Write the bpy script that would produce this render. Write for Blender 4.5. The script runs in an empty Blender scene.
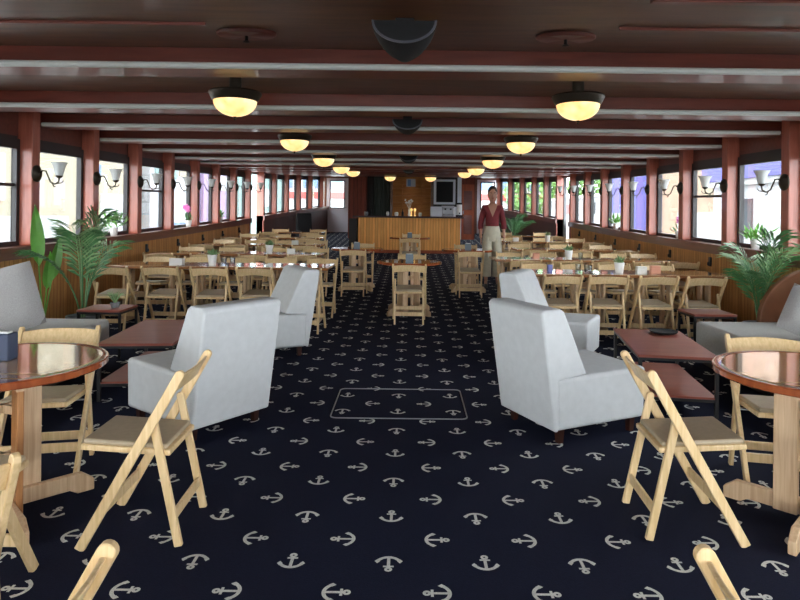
import bpy, bmesh, math, random
from mathutils import Vector, Matrix
random.seed(7)
SC = bpy.context.scene
C = SC.collection
PI = math.pi
E = 1.5          # eye height above the deck at the camera
W0 = 4.43        # half width of the saloon at the glass
def G(y): return .001236*y*y if y > 0 else 0.0          # sheer of the deck
def W(y): return W0 - (.012*(y-17)**2 if y > 17 else 0)
_Z = [(-4,1.04),(3,1.04),(4.5,1.035),(5.85,.948),(7.2,.935),(8.6,.90),(9.95,.875),(11.3,.84),(14,.82),(30,.80)]
def zc(y):                                              # underside of the beams, above the deck
    for (a,p),(b,q) in zip(_Z,_Z[1:]):
        if y <= b: return E + p + (q-p)*max(0,(y-a))/(b-a)
    return E+.80
def CEIL(y): return zc(y)+G(y)

# ------------------------------------------------------------------ materials
M = {}
def newmat(name):
    m = bpy.data.materials.new(name); m.use_nodes = True
    nt = m.node_tree; b = nt.nodes['Principled BSDF']
    M[name] = m
    return m, nt, b
def plain(name, col, rough=.5, metal=0, coat=0, noise=0, nscale=40, bump=0, emit=None, estr=0):
    m, nt, b = newmat(name)
    b.inputs['Base Color'].default_value = (*col,1)
    b.inputs['Roughness'].default_value = rough
    b.inputs['Metallic'].default_value = metal
    b.inputs['Coat Weight'].default_value = coat
    b.inputs['Coat Roughness'].default_value = .08
    if emit:
        b.inputs['Emission Color'].default_value = (*emit,1); b.inputs['Emission Strength'].default_value = estr
    if noise or bump:
        tc = nt.nodes.new('ShaderNodeTexCoord'); n = nt.nodes.new('ShaderNodeTexNoise')
        n.inputs['Scale'].default_value = nscale; n.inputs['Detail'].default_value = 4
        nt.links.new(tc.outputs['Object'], n.inputs['Vector'])
        if noise:
            r = nt.nodes.new('ShaderNodeValToRGB')
            r.color_ramp.elements[0].position = .3; r.color_ramp.elements[1].position = .7
            r.color_ramp.elements[0].color = (*[c*(1-noise) for c in col],1)
            r.color_ramp.elements[1].color = (*[min(1,c*(1+noise)) for c in col],1)
            nt.links.new(n.outputs['Fac'], r.inputs['Fac']); nt.links.new(r.outputs['Color'], b.inputs['Base Color'])
        if bump:
            bp = nt.nodes.new('ShaderNodeBump'); bp.inputs['Strength'].default_value = bump; bp.inputs['Distance'].default_value = .005
            nt.links.new(n.outputs['Fac'], bp.inputs['Height']); nt.links.new(bp.outputs['Normal'], b.inputs['Normal'])
    return m
def wood(name, c1, c2, stretch=(30,30,2.5), rough=.4, coat=0, boards=None, obj_var=0, coords='Object'):
    """grain = stretched noise; boards = (axis, width) adds grooves between boards"""
    m, nt, b = newmat(name)
    N = nt.nodes.new; L = nt.links.new
    tc = N('ShaderNodeTexCoord'); mp = N('ShaderNodeMapping'); mp.inputs['Scale'].default_value = stretch
    L(tc.outputs[coords], mp.inputs['Vector'])
    n = N('ShaderNodeTexNoise'); n.inputs['Scale'].default_value = 1; n.inputs['Detail'].default_value = 6; n.inputs['Distortion'].default_value = .6
    L(mp.outputs['Vector'], n.inputs['Vector'])
    r = N('ShaderNodeValToRGB'); r.color_ramp.elements[0].position = .32; r.color_ramp.elements[1].position = .68
    r.color_ramp.elements[0].color = (*c1,1); r.color_ramp.elements[1].color = (*c2,1)
    L(n.outputs['Fac'], r.inputs['Fac'])
    col = r.outputs['Color']
    if boards:
        ax, w = boards
        sp = N('ShaderNodeSeparateXYZ'); L(tc.outputs[coords], sp.inputs['Vector'])
        d = N('ShaderNodeMath'); d.operation='DIVIDE'; L(sp.outputs[ax], d.inputs[0]); d.inputs[1].default_value = w
        fl = N('ShaderNodeMath'); fl.operation='FLOOR'; L(d.outputs[0], fl.inputs[0])
        wn = N('ShaderNodeTexWhiteNoise'); wn.noise_dimensions='1D'; L(fl.outputs[0], wn.inputs['W'])
        fr = N('ShaderNodeMath'); fr.operation='FRACT'; L(d.outputs[0], fr.inputs[0])
        pp = N('ShaderNodeMath'); pp.operation='PINGPONG'; L(fr.outputs[0], pp.inputs[0]); pp.inputs[1].default_value = .5
        ls = N('ShaderNodeMath'); ls.operation='LESS_THAN'; L(pp.outputs[0], ls.inputs[0]); ls.inputs[1].default_value = .05
        mr = N('ShaderNodeMapRange'); L(wn.outputs['Value'], mr.inputs['Value']); mr.inputs['To Min'].default_value=.84; mr.inputs['To Max'].default_value=1.12
        v = N('ShaderNodeVectorMath'); v.operation='SCALE'; L(col, v.inputs[0]); L(mr.outputs['Result'], v.inputs['Scale'])
        mx = N('ShaderNodeMix'); mx.data_type='RGBA'; L(ls.outputs[0], mx.inputs['Factor']); L(v.outputs['Vector'], mx.inputs['A'])
        mx.inputs['B'].default_value = (*[c*.45 for c in c1],1)
        col = mx.outputs['Result']
    if obj_var:
        oi = N('ShaderNodeObjectInfo')
        mr = N('ShaderNodeMapRange'); L(oi.outputs['Random'], mr.inputs['Value']); mr.inputs['To Min'].default_value=1-obj_var; mr.inputs['To Max'].default_value=1+obj_var
        v = N('ShaderNodeVectorMath'); v.operation='SCALE'; L(col, v.inputs[0]); L(mr.outputs['Result'], v.inputs['Scale']); col = v.outputs['Vector']
    L(col, b.inputs['Base Color'])
    b.inputs['Roughness'].default_value = rough
    b.inputs['Coat Weight'].default_value = coat; b.inputs['Coat Roughness'].default_value = .05
    if rough>=.6: b.inputs['Specular IOR Level'].default_value = .25
    return m

wood('beech', (.63,.44,.21), (.78,.58,.33), (60,60,4), .38, .15, obj_var=.12)
wood('beech_orange', (.36,.15,.05), (.50,.24,.09), (60,60,4), .38, .15, obj_var=.08)
wood('pale_plank', (.50,.32,.18), (.66,.47,.29), (60,60,3), .5)
plain('seat_vinyl', (.40,.32,.21), .42, noise=.06)
wood('table_top', (.46,.27,.12), (.62,.40,.20), (3,30,3), .10, 1.0)
wood('table_edge', (.24,.055,.018), (.34,.09,.03), (3,30,3), .15, .8)
wood('mahogany', (.11,.022,.013), (.16,.035,.021), (2,22,22), .38, .12)
wood('mahogany_dark', (.075,.030,.015), (.13,.052,.024), (2,22,22), .42, .08)
wood('pillar_wood', (.30,.075,.045), (.42,.125,.08), (25,25,2), .35, .3)
wood('sill_wood', (.10,.024,.014), (.16,.040,.024), (25,2,25), .3, .5)
wood('wainscot', (.42,.19,.06), (.56,.28,.10), (25,25,2.5), .6, 0, boards=('Y',.075))
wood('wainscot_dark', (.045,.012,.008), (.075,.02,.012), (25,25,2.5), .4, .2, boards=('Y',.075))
wood('bar_wood', (.74,.32,.085), (.90,.45,.14), (25,25,2), .65, 0, boards=('X',.085))
wood('backbar_wood', (.42,.16,.04), (.56,.24,.065), (2,25,25), .65, 0)
wood('red_panel', (.13,.028,.016), (.19,.042,.024), (25,25,2), .65, 0, boards=('X',.14))
wood('door_red', (.28,.065,.028), (.36,.095,.045), (25,25,2), .6, 0)
wood('coffee_top', (.20,.045,.026), (.26,.064,.038), (3,20,3), .42, .05)
plain('armchair_cloth', (.56,.575,.58), .85, noise=.04, nscale=18, bump=.15)
plain('sofa_cloth', (.42,.415,.39), .9, noise=.06, nscale=60, bump=.2)
plain('cushion_cloth', (.36,.35,.34), .95, noise=.12, nscale=120, bump=.4)
plain('dark_wood_leg', (.035,.010,.006), .35, coat=.3)
plain('black_metal', (.012,.012,.013), .4, metal=.3)
plain('frame_black', (.012,.010,.011), .4)
plain('grey_strip', (.58,.61,.58), .5)
plain('bronze', (.045,.035,.025), .4, metal=.7)
plain('steel', (.35,.36,.38), .35, metal=.8)
plain('black_plastic', (.003,.003,.004), .85)
plain('rim_grey', (.06,.06,.075), .4)
plain('white_pot', (.78,.78,.76), .3)
plain('grey_pot', (.16,.165,.17), .5)
plain('soil', (.03,.02,.012), .9)
plain('palm_leaf', (.07,.20,.07), .38, noise=.35, nscale=6)
plain('palm_leaf_pale', (.22,.36,.16), .4, noise=.3, nscale=6)
plain('banana_leaf', (.16,.42,.07), .4, noise=.25, nscale=5)
plain('stem_green', (.12,.22,.06), .5)
plain('petal_pink', (.75,.18,.50), .6)
plain('petal_white', (.8,.78,.7), .6)
plain('frosted_glass', (.72,.76,.76), .35)
plain('napkin_blue', (.04,.055,.10), .6)
plain('napkin_grey', (.12,.15,.18), .5)
plain('paper_white', (.75,.75,.72), .6)
plain('peach_card', (.65,.30,.20), .6)
plain('jar_blue', (.12,.14,.40), .3)
plain('door_white', (.68,.71,.76), .45)
plain('curtain_grey', (.055,.065,.055), .8)
plain('back_dark', (.012,.009,.008), .7)
plain('skin', (.42,.21,.14), .5)
plain('hair', (.012,.008,.007), .45)
plain('blouse', (.16,.012,.018), .75, noise=.15, nscale=20)
plain('trousers', (.52,.49,.38), .85, noise=.08, nscale=15)
plain('shoe', (.02,.02,.02), .5)
plain('lip', (.30,.06,.05), .5)
plain('counter_dark', (.035,.010,.010), .5)
plain('chrome', (.30,.30,.32), .45, metal=.8)
plain('amber_glow', (.9,.6,.2), .5, emit=(1,.62,.2), estr=.6)
plain('screen_black', (.004,.004,.005), .9)
plain('brown_leather', (.17,.065,.028), .4, coat=.2, noise=.2, nscale=4)
plain('bld_cream', (.30,.265,.19), .8, noise=.06, nscale=.6)
plain('bld_white', (.38,.39,.40), .8, noise=.04, nscale=.6)
plain('bld_peach', (.33,.23,.16), .8, noise=.05, nscale=.6)
plain('bld_violet', (.10,.10,.32), .7, noise=.1, nscale=.5)
plain('bld_teal', (.17,.27,.25), .7, noise=.1, nscale=.5)
plain('bld_blue', (.10,.18,.32), .6, noise=.1, nscale=.5)
plain('purple', (.24,.18,.30), .7)
plain('hull_red', (.34,.06,.055), .6)
plain('asphalt', (.30,.30,.30), .9, noise=.1, nscale=1)
plain('car_blue', (.05,.12,.32), .25, coat=.8)
plain('dark_glass', (.04,.05,.06), .1)
plain('tree_leaf', (.16,.33,.10), .8, noise=.5, nscale=1.2)
plain('bark', (.08,.05,.03), .9)
plain('orange_paint', (.70,.25,.03), .6)
# glowing bowls of the ceiling lamps
m, nt, b = newmat('lamp_glass')
tc = nt.nodes.new('ShaderNodeTexCoord'); n = nt.nodes.new('ShaderNodeTexNoise'); n.inputs['Scale'].default_value = 9
r = nt.nodes.new('ShaderNodeValToRGB'); r.color_ramp.elements[0].color=(1,.50,.13,1); r.color_ramp.elements[1].color=(1,.80,.42,1)
r.color_ramp.elements[0].position=.3; r.color_ramp.elements[1].position=.65
nt.links.new(tc.outputs['Object'], n.inputs['Vector']); nt.links.new(n.outputs['Fac'], r.inputs['Fac'])
nt.links.new(r.outputs['Color'], b.inputs['Emission Color']); b.inputs['Emission Strength'].default_value = LAMP = .62
b.inputs['Base Color'].default_value = (.8,.6,.3,1)
# window glass: clear with a faint reflection
def glassmat(name, tint, refl):
    m, nt, b = newmat(name)
    nt.nodes.remove(b)
    t = nt.nodes.new('ShaderNodeBsdfTransparent'); t.inputs[0].default_value=(*tint,1)
    g = nt.nodes.new('ShaderNodeBsdfGlossy'); g.inputs['Roughness'].default_value=.02
    f = nt.nodes.new('ShaderNodeFresnel'); f.inputs[0].default_value=1.35
    k = nt.nodes.new('ShaderNodeMath'); k.operation='MULTIPLY'; k.inputs[1].default_value=refl
    mx = nt.nodes.new('ShaderNodeMixShader')
    nt.links.new(f.outputs[0], k.inputs[0]); nt.links.new(k.outputs[0], mx.inputs[0])
    nt.links.new(t.outputs[0], mx.inputs[1]); nt.links.new(g.outputs[0], mx.inputs[2])
    nt.links.new(mx.outputs[0], nt.nodes['Material Output'].inputs['Surface'])
glassmat('pane_glass', (.97,.985,.98), .5)
glassmat('drink_glass', (.80,.83,.85), 1.0)

# carpet: navy with a diaper of anchors
class X_:
    def __init__(s, nt, v): s.nt, s.v = nt, v
    def op(s, o, *a):
        n = s.nt.nodes.new('ShaderNodeMath'); n.operation = o
        for i, q in enumerate((s,)+a):
            q = q.v if isinstance(q, X_) else q
            if isinstance(q, (int,float)): n.inputs[i].default_value = q
            else: s.nt.links.new(q, n.inputs[i])
        return X_(s.nt, n.outputs[0])
    def __add__(s,o): return s.op('ADD',o)
    def __sub__(s,o): return s.op('SUBTRACT',o)
    def __mul__(s,o): return s.op('MULTIPLY',o)
    def lt(s,o): return s.op('LESS_THAN',o)
    def gt(s,o): return s.op('GREATER_THAN',o)
    def abs(s): return s.op('ABSOLUTE')
    def max(s,o): return s.op('MAXIMUM',o)
def carpet():
    m, nt, b = newmat('anchor_carpet')
    tc = nt.nodes.new('ShaderNodeTexCoord'); sp = nt.nodes.new('ShaderNodeSeparateXYZ')
    nt.links.new(tc.outputs['Object'], sp.inputs['Vector'])
    x = X_(nt, sp.outputs['X']); y = X_(nt, sp.outputs['Y'])
    P = .417; Q = .40
    def anchor(u, v):        # ring towards +v, arms towards -v
        def dist(cx, cy, sx=1.0):
            du = (u-cx)*sx; dv = v-cy
            return (du*du+dv*dv).op('SQRT')
        ring = (dist(0,.056)-.012).abs().lt(.0068)
        shank = u.abs().lt(.0078)*v.gt(-.052)*v.lt(.045)
        stock = (v-.032).abs().lt(.0065)*u.abs().lt(.026)
        arc = (dist(0,.013)-.060).abs().lt(.0088)*v.lt(-.010)
        fl = (u.abs()-.055).abs()*1.3 + (v+.013).abs()
        flk = fl.lt(.018)
        return ring.max(shank).max(stock).max(arc).max(flk)
    def lattice(x0, y0, rot, flip):
        a = (x-x0)*(1/P); c = (y-y0)*(1/Q)
        i = (a+.5).op('FLOOR'); j = (c+.5).op('FLOOR')
        u = (a-i)*P; v = (c-j)*Q
        par = ((i+j)*.5).op('FRACT').gt(.25)
        s = par*2.0-1.0
        s = s*flip
        k=1.13
        return anchor(v*k, u*s*k) if rot else anchor(u*k, v*s*k)
    X0 = -.075; Y0 = 3.065
    msk = lattice(X0, Y0, False, -1.0).max(lattice(X0+P/2, Y0+Q/2-.01, True, 1.0))
    n = nt.nodes.new('ShaderNodeTexNoise'); n.inputs['Scale'].default_value = 160; n.inputs['Detail'].default_value = 2
    nt.links.new(tc.outputs['Object'], n.inputs['Vector'])
    mx = nt.nodes.new('ShaderNodeMix'); mx.data_type='RGBA'
    mx.inputs['A'].default_value = (.0065,.0085,.024,1); mx.inputs['B'].default_value = (.60,.60,.55,1)
    nt.links.new(msk.v, mx.inputs['Factor'])
    r = nt.nodes.new('ShaderNodeMapRange'); nt.links.new(n.outputs['Fac'], r.inputs['Value']); r.inputs['To Min'].default_value=.6; r.inputs['To Max'].default_value=1.35
    v = nt.nodes.new('ShaderNodeVectorMath'); v.operation='SCALE'
    nt.links.new(mx.outputs['Result'], v.inputs[0]); nt.links.new(r.outputs['Result'], v.inputs['Scale'])
    nt.links.new(v.outputs['Vector'], b.inputs['Base Color'])
    b.inputs['Roughness'].default_value = .95; b.inputs['Specular IOR Level'].default_value = .15
    bp = nt.nodes.new('ShaderNodeBump'); bp.inputs['Strength'].default_value=.3; bp.inputs['Distance'].default_value=.004
    nt.links.new(n.outputs['Fac'], bp.inputs['Height']); nt.links.new(bp.outputs['Normal'], b.inputs['Normal'])
carpet()

wood('table_side', (.22,.085,.03), (.32,.14,.055), (3,30,3), .2, .5)
# ------------------------------------------------------------------ mesh building
class MB:
    def __init__(s): s.v=[]; s.f=[]; s.mi=[]; s.sm=[]; s.mats=[]
    def m(s, name):
        if name not in s.mats: s.mats.append(name)
        return s.mats.index(name)
    def add(s, vs, fs, mat=None, smooth=False):
        o = len(s.v); s.v += [tuple(p) for p in vs]
        k = s.m(mat) if mat else 0
        for f in fs: s.f.append([o+i for i in f]); s.mi.append(k); s.sm.append(smooth)
        return s
    def box(s, c, d, mat=None, rot=None):
        R = rot or Matrix.Identity(3)
        vs = [Vector(c)+R@Vector((sx*d[0]/2, sy*d[1]/2, sz*d[2]/2)) for sx in (-1,1) for sy in (-1,1) for sz in (-1,1)]
        return s.add(vs, [(0,1,3,2),(4,6,7,5),(0,4,5,1),(2,3,7,6),(0,2,6,4),(1,5,7,3)], mat)
    def hexa(s, vs, mat=None):       # 8 corners in box order
        return s.add(vs, [(0,1,3,2),(4,6,7,5),(0,4,5,1),(2,3,7,6),(0,2,6,4),(1,5,7,3)], mat)
    def bar(s, p, q, w, h, up=(1,0,0), mat=None, rnd=False):   # w along 'up', h across; rnd rounds the far end
        p, q = Vector(p), Vector(q); d=(q-p).normalized(); u=Vector(up); u=(u-d*u.dot(d)).normalized(); n=d.cross(u)
        if not rnd:
            vs=[b+u*a*w/2+n*c*h/2 for b in (p,q) for a in (-1,1) for c in (-1,1)]
            return s.hexa(vs, mat)
        prof=[(-h/2,0.),(h/2,0.)]; L=(q-p).length
        prof += [(h/2*math.cos(t), L-h/2+h/2*math.sin(t)) for t in [PI*k/8 for k in range(9)]]
        k=len(prof); vs=[p+u*a*w/2+n*x+d*t for a in (-1,1) for (x,t) in prof]
        fs=[list(range(k))[::-1], [k+i for i in range(k)]]+[(i,(i+1)%k,k+(i+1)%k,k+i) for i in range(k)]
        return s.add(vs, fs, mat)
    def loft(s, rings, mat=None, smooth=True, cap=True):
        n=len(rings[0]); vs=[p for r in rings for p in r]; fs=[]
        for a in range(len(rings)-1):
            for i in range(n):
                j=(i+1)%n; fs.append((a*n+i,a*n+j,(a+1)*n+j,(a+1)*n+i))
        if cap: fs.append(tuple(range(n))[::-1]); fs.append(tuple((len(rings)-1)*n+i for i in range(n)))
        return s.add(vs, fs, mat, smooth)
    def tube(s, pts, r, n=8, mat=None, cap=True):
        pts=[Vector(p) for p in pts]; rr = r if isinstance(r,(list,tuple)) else [r]*len(pts); rings=[]
        u=None
        for i,p in enumerate(pts):
            d=(pts[min(i+1,len(pts)-1)]-pts[max(i-1,0)]).normalized()
            if u is None:
                u = d.orthogonal().normalized()
            else:
                u=(u-d*u.dot(d)).normalized()
            w=d.cross(u)
            rings.append([p+(u*math.cos(2*PI*k/n)+w*math.sin(2*PI*k/n))*rr[i] for k in range(n)])
        return s.loft(rings, mat, True, cap)
    def lathe(s, prof, c=(0,0,0), n=24, mat=None, sx=1, sy=1, cap=True):
        return s.loft([[(c[0]+sx*r*math.cos(2*PI*k/n), c[1]+sy*r*math.sin(2*PI*k/n), c[2]+z) for k in range(n)] for r,z in prof], mat, True, cap)
    def prism(s, poly, d0, d1, axis=0, mat=None):   # poly in the two other axes, extruded along axis
        k=len(poly)
        def P(a,b,t): return (t,a,b) if axis==0 else ((a,t,b) if axis==1 else (a,b,t))
        vs=[P(a,b,t) for t in (d0,d1) for a,b in poly]
        return s.add(vs,[list(range(k))[::-1],[k+i for i in range(k)]]+[(i,(i+1)%k,k+(i+1)%k,k+i) for i in range(k)],mat)
    def build(s, name, mat=None, parent=None, bevel=0, seg=2, sub=0, loc=None, rz=0):
        me = bpy.data.meshes.new(name); me.from_pydata(s.v, [], s.f); 
        mats = s.mats or [mat]
        for q in mats: me.materials.append(M[q])
        me.polygons.foreach_set('material_index', s.mi if s.mats else [0]*len(s.f))
        me.polygons.foreach_set('use_smooth', s.sm)
        bm=bmesh.new(); bm.from_mesh(me); bmesh.ops.recalc_face_normals(bm, faces=bm.faces)
        for e in bm.edges:
            if len(e.link_faces)==2 and e.calc_face_angle(0)>.75: e.smooth=False
        bm.to_mesh(me); bm.free()
        me.update()
        o = bpy.data.objects.new(name, me); C.objects.link(o)
        if parent: o.parent = parent
        if bevel:
            b=o.modifiers.new('Bevel','BEVEL'); b.width=bevel; b.segments=seg; b.limit_method='ANGLE'; b.angle_limit=math.radians(35)
            b.harden_normals=False
        if sub:
            b=o.modifiers.new('Sub','SUBSURF'); b.levels=sub; b.render_levels=sub
        if loc is not None: o.location=loc
        if rz: o.rotation_euler=(0,0,rz)
        return o
def tag(o, label=None, cat=None, group=None, kind=None):
    if label: o['label']=label
    if cat: o['category']=cat
    if group: o['group']=group
    if kind: o['kind']=kind
    return o
def thing(name, label, cat, loc, rz=0, group=None):
    o=bpy.data.objects.new(name,None); C.objects.link(o); o.location=loc; o.rotation_euler=(0,0,rz); o.empty_display_size=.1
    return tag(o,label,cat,group)
def at(x,y,z=0): return (x,y,z+G(y))
KIDS={}
def copy_tree(o, parent=None):
    c=o.copy(); C.objects.link(c)
    if parent: c.parent=parent
    for ch in [q for q in KIDS_OF(o)]: copy_tree(ch,c)
    return c
def KIDS_OF(o):
    k=o.name
    if k not in KIDS: KIDS[k]=list(o.children)
    return KIDS[k]
def dup(root, loc, rz, label, group=None):
    c=copy_tree(root); c.location=loc; c.rotation_euler=(0,0,rz); c['label']=label
    if group: c['group']=group
    elif 'group' in c: del c['group']
    return c
def R(d): return math.radians(d)
ORD=['first','second','third','fourth','fifth','sixth','seventh','eighth','ninth','tenth','eleventh','twelfth','thirteenth','fourteenth']

# ------------------------------------------------------------------ hull: floor, ceiling, walls
Y0, Y1 = -3.0, 25.5
mb=MB(); ys=[Y0+i*.5 for i in range(int((Y1+.3-Y0)/.5)+2)]
for a,b in zip(ys,ys[1:]):
    mb.hexa([(sx*(W(yy)+.03),yy,G(yy)+dz) for sx in (-1,1) for yy in (a,b) for dz in (-.12,0)])
o=mb.build('floor','anchor_carpet'); tag(o,kind='structure')
bm=bmesh.new(); bm.from_mesh(o.data); bmesh.ops.remove_doubles(bm,verts=bm.verts,dist=1e-4); bm.to_mesh(o.data); bm.free()
mb=MB()
for a,b in zip(ys,ys[1:]):
    mb.hexa([(sx*(W(yy)+.03),yy,CEIL(yy)+.15+dz) for sx in (-1,1) for yy in (a,b) for dz in (0,.1)])
o=mb.build('ceiling','mahogany_dark'); tag(o,kind='structure')
bm=bmesh.new(); bm.from_mesh(o.data); bmesh.ops.remove_doubles(bm,verts=bm.verts,dist=1e-4); bm.to_mesh(o.data); bm.free()

PIL=[-1.15,.2,1.55,2.9,4.25,5.60,6.95]+[8.30,9.65,11.0,12.35,13.7,15.05,16.4,17.9]+[19.3,20.7,22.1,23.5,24.9]
PW=.15; PP=.19                    # pillar width, how far it stands in
SILL=1.5-.41+.0                   # foot of the glass
HEAD=1.5+.69
def seg(mb, s, y0, y1, x0, x1, z0, z1, mat=None):   # x0 inboard offset from the glass plane, x1 outboard; z above deck, or functions of y
    f=lambda z,y: (z(y) if callable(z) else z+G(y))
    vs=[]
    for xo in (x0,x1):
        for y in (y0,y1):
            for z in (z0,z1): vs.append((s*(W(y)-xo), y, f(z,y)))
    if s<0: pass
    mb.hexa(vs, mat)
wn=0
for s,side in ((-1,'left'),(1,'right')):
    wall=MB(); sill=MB(); base=MB()
    edges=[Y0]+[y for y in PIL]+[Y1]
    pts=[Y0]
    for p in PIL: pts += [p, p+PW]
    pts.append(Y1)
    for i in range(0,len(pts)-1):
        a,b=pts[i],pts[i+1]
        door = abs(a-16.55)<.02        # the side door bay
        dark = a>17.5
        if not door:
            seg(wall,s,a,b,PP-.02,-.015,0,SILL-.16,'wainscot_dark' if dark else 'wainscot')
            seg(sill,s,a,b,PP+.03,-.02,SILL-.16,SILL-.03)
            seg(base,s,a,b,PP+.0,PP-.02,0,.1)
        seg(wall,s,a,b,.03,-.015,HEAD+.06,lambda y:CEIL(y)+.16,'mahogany')
    tag(wall.build('wall_'+side),kind='structure')
    wall_o=C.objects['wall_'+side]
    so=sill.build('trim_sill_'+side,'sill_wood'); tag(so,kind='structure')
    tag(base.build('baseboard_'+side,'mahogany_dark'),kind='structure')
    for k,p in enumerate(PIL):
        mb=MB(); seg(mb,s,p,p+PW,PP,-.015,0 if abs(p-16.4)<.1 or abs(p-17.9)<.1 else SILL-.03,lambda y:CEIL(y)+.16)
        tag(mb.build('trim_pillar','pillar_wood',bevel=.008,seg=1),kind='structure')
    # windows
    for k,(a,b) in enumerate(zip([p+PW for p in PIL[:-1]],PIL[1:])):
        if abs(a-16.55)<.02: continue
        wn+=1; n=wn
        z0,z1=SILL-.03,HEAD+.06
        w=tag(bpy.data.objects.new('window_%d'%n,None),kind='structure'); C.objects.link(w)
        fr=MB(); t=.055
        seg(fr,s,a,a+t,.05,-.012,z0,z1); seg(fr,s,b-t,b,.05,-.012,z0,z1)
        seg(fr,s,a+t,b-t,.05,-.012,z0,z0+.05); seg(fr,s,a+t,b-t,.05,-.012,z1-.11,z1+.03)
        fr.build('window_frame','frame_black',w)
        gl=MB(); seg(gl,s,a+t,b-t,.004,-.004,z0+.05,z1-.10); gl.build('glass_pane','pane_glass',w)
        if (s<0 and k in (5,8)) or (s>0 and k in (7,16)):
            sb=MB(); zz=1.72; seg(sb,s,a+t,b-t,.03,-.03,zz,zz+.035); sb.build('sash_bar','frame_black',w)
    # little black latches on the wainscot
    for k in range(6,13):
        y=PIL[k]+.35 if s<0 else PIL[k]+.45
        mb=MB(); mb.box((s*(W(y)-PP-.0),y,SILL-.28+G(y)),(.03,.05,.13)); mb.box((s*(W(y)-PP-.02),y,SILL-.31+G(y)),(.03,.03,.05))
        mb.build('latch','black_metal',wall_o,bevel=.006,seg=1)
# beams across the saloon
bys=[-2.3,-.9,.45,1.8,4.5]+[5.85+1.36*k for k in range(15)]
for y in bys:
    w=W(y)-.02; z=CEIL(y); mb=MB()
    mb.box((0,y+.17,z+.11),(2*w,.30,.22))
    b_=mb.build('trim_beam','mahogany',bevel=.008,seg=1); tag(b_,kind='structure')
    if y>12.9: continue
    st=MB(); ww=w-.12
    pr=[(y-.005+.02,-.002)]+[(y-.005-.024*math.sin(PI*k/6),z+.020-.026*math.cos(PI*k/6)) for k in range(7)]
    pr=[(y+.02,z-.004)]+[(y-.020*math.sin(PI*k/6),z+.018-.022*math.cos(PI*k/6)) for k in range(7)]+[(y+.02,z+.04)]
    st.prism(pr,-ww,ww,0); st.build('grey_strip','grey_strip',b_)
# the broad lowered panel overhead nearest the camera
y=2.95; z=CEIL(3.2)
mb=MB(); mb.box((0,y+.25,z+.09),(8.6,.55,.16)); pn=tag(mb.build('trim_panel','mahogany_dark',bevel=.01),kind='structure')
for s in (-1,1):
    mb=MB(); mb.box((s*2.75,y+.53,z+.055),(3.2,.05,.05)); mb.box((s*2.75,y+.50,z+.01),(3.2,.02,.03)); mb.build('moulding','mahogany',pn,bevel=.006)
    mb=MB(); mb.box((s*2.75,y+.03,z+.0),(3.2,.05,.03)); mb.build('moulding','mahogany',pn,bevel=.006)
# carpet hatch
mb=MB()
hx0,hx1,hy0,hy1=-.57,.44,4.50,5.24
t=.008
ring=[]
def rr(x0,x1,y0,y1,r,z):
    out=[]
    for cx,cy,a0 in ((x1-r,y1-r,0),(x0+r,y1-r,90),(x0+r,y0+r,180),(x1-r,y0+r,270)):
        for k in range(5): a=R(a0+k*22.5); out.append((cx+r*math.cos(a),cy+r*math.sin(a),z))
    return out
a=rr(hx0,hx1,hy0,hy1,.05,.006); b=rr(hx0+t,hx1-t,hy0+t,hy1-t,.045,.006); n=len(a)
lo=[(p[0],p[1],0) for p in a]; li=[(p[0],p[1],0) for p in b]
vs=[(p[0],p[1],p[2]+G(p[1])) for p in a+b+lo+li]
mb.add(vs,[(i,(i+1)%n,n+(i+1)%n,n+i) for i in range(n)]+[(2*n+i,2*n+(i+1)%n,(i+1)%n,i) for i in range(n)]+[(n+i,n+(i+1)%n,3*n+(i+1)%n,3*n+i) for i in range(n)])
tag(mb.build('floor_hatch','steel'),'thin metal rim of a hatch let into the anchor carpet between the armchairs','hatch')

# end bulkhead with the doors, and wall behind the camera
ye=Y1; we=W(ye)
def cw(mb,x0,x1,y0,y1,z0,z1,mat=None): mb.box(((x0+x1)/2,(y0+y1)/2,(z0+z1)/2),(abs(x1-x0),abs(y1-y0),abs(z1-z0)),mat)
ge=G(ye); top=CEIL(ye)+.2
mb=MB()
cw(mb,-3.62,-3.45,ye,ye+.12,ge,top); cw(mb,-2.55,2.75,ye,ye+.12,ge,top); cw(mb,3.615,3.63,ye,ye+.12,ge,top)
cw(mb,-3.45,-2.55,ye,ye+.12,ge+2.22,top); cw(mb,2.75,3.62,ye,ye+.12,ge+2.22,top)
tag(mb.build('wall_back','mahogany_dark'),kind='structure')
for n,(x0,x1) in enumerate(((-3.45,-2.55),(2.75,3.62)),1):
    d=tag(bpy.data.objects.new('door_%d'%n,None),kind='structure'); C.objects.link(d)
    mb=MB(); z0,z1=ge+.98,ge+2.13; wx0,wx1=x0+.14,x1-.14
    cw(mb,x0,x1,ye+.02,ye+.07,ge,z0); cw(mb,x0,x1,ye+.02,ye+.07,z1,ge+2.22); cw(mb,x0,wx0,ye+.02,ye+.07,z0,z1); cw(mb,wx1,x1,ye+.02,ye+.07,z0,z1)
    mb.build('door_leaf','door_white',d)
    mb=MB(); t=.04
    for q in ((wx0,wx1,z0,z0+t),(wx0,wx1,z1-t,z1),(wx0,wx0+t,z0,z1),(wx1-t,wx1,z0,z1)): cw(mb,q[0],q[1],ye-.0,ye+.09,q[2],q[3])
    mb.build('window_frame','frame_black',d)
    mb=MB(); cw(mb,wx0+t,wx1-t,ye+.04,ye+.05,z0+t,z1-t); mb.build('glass_pane','pane_glass',d)
    mb=MB(); cw(mb,x1-.1,x1-.06,ye-.05,ye+.02,ge+1.0,ge+1.03); cw(mb,x1-.18,x1-.06,ye-.06,ye-.045,ge+1.0,ge+1.03); mb.build('door_handle','steel',d)
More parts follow.
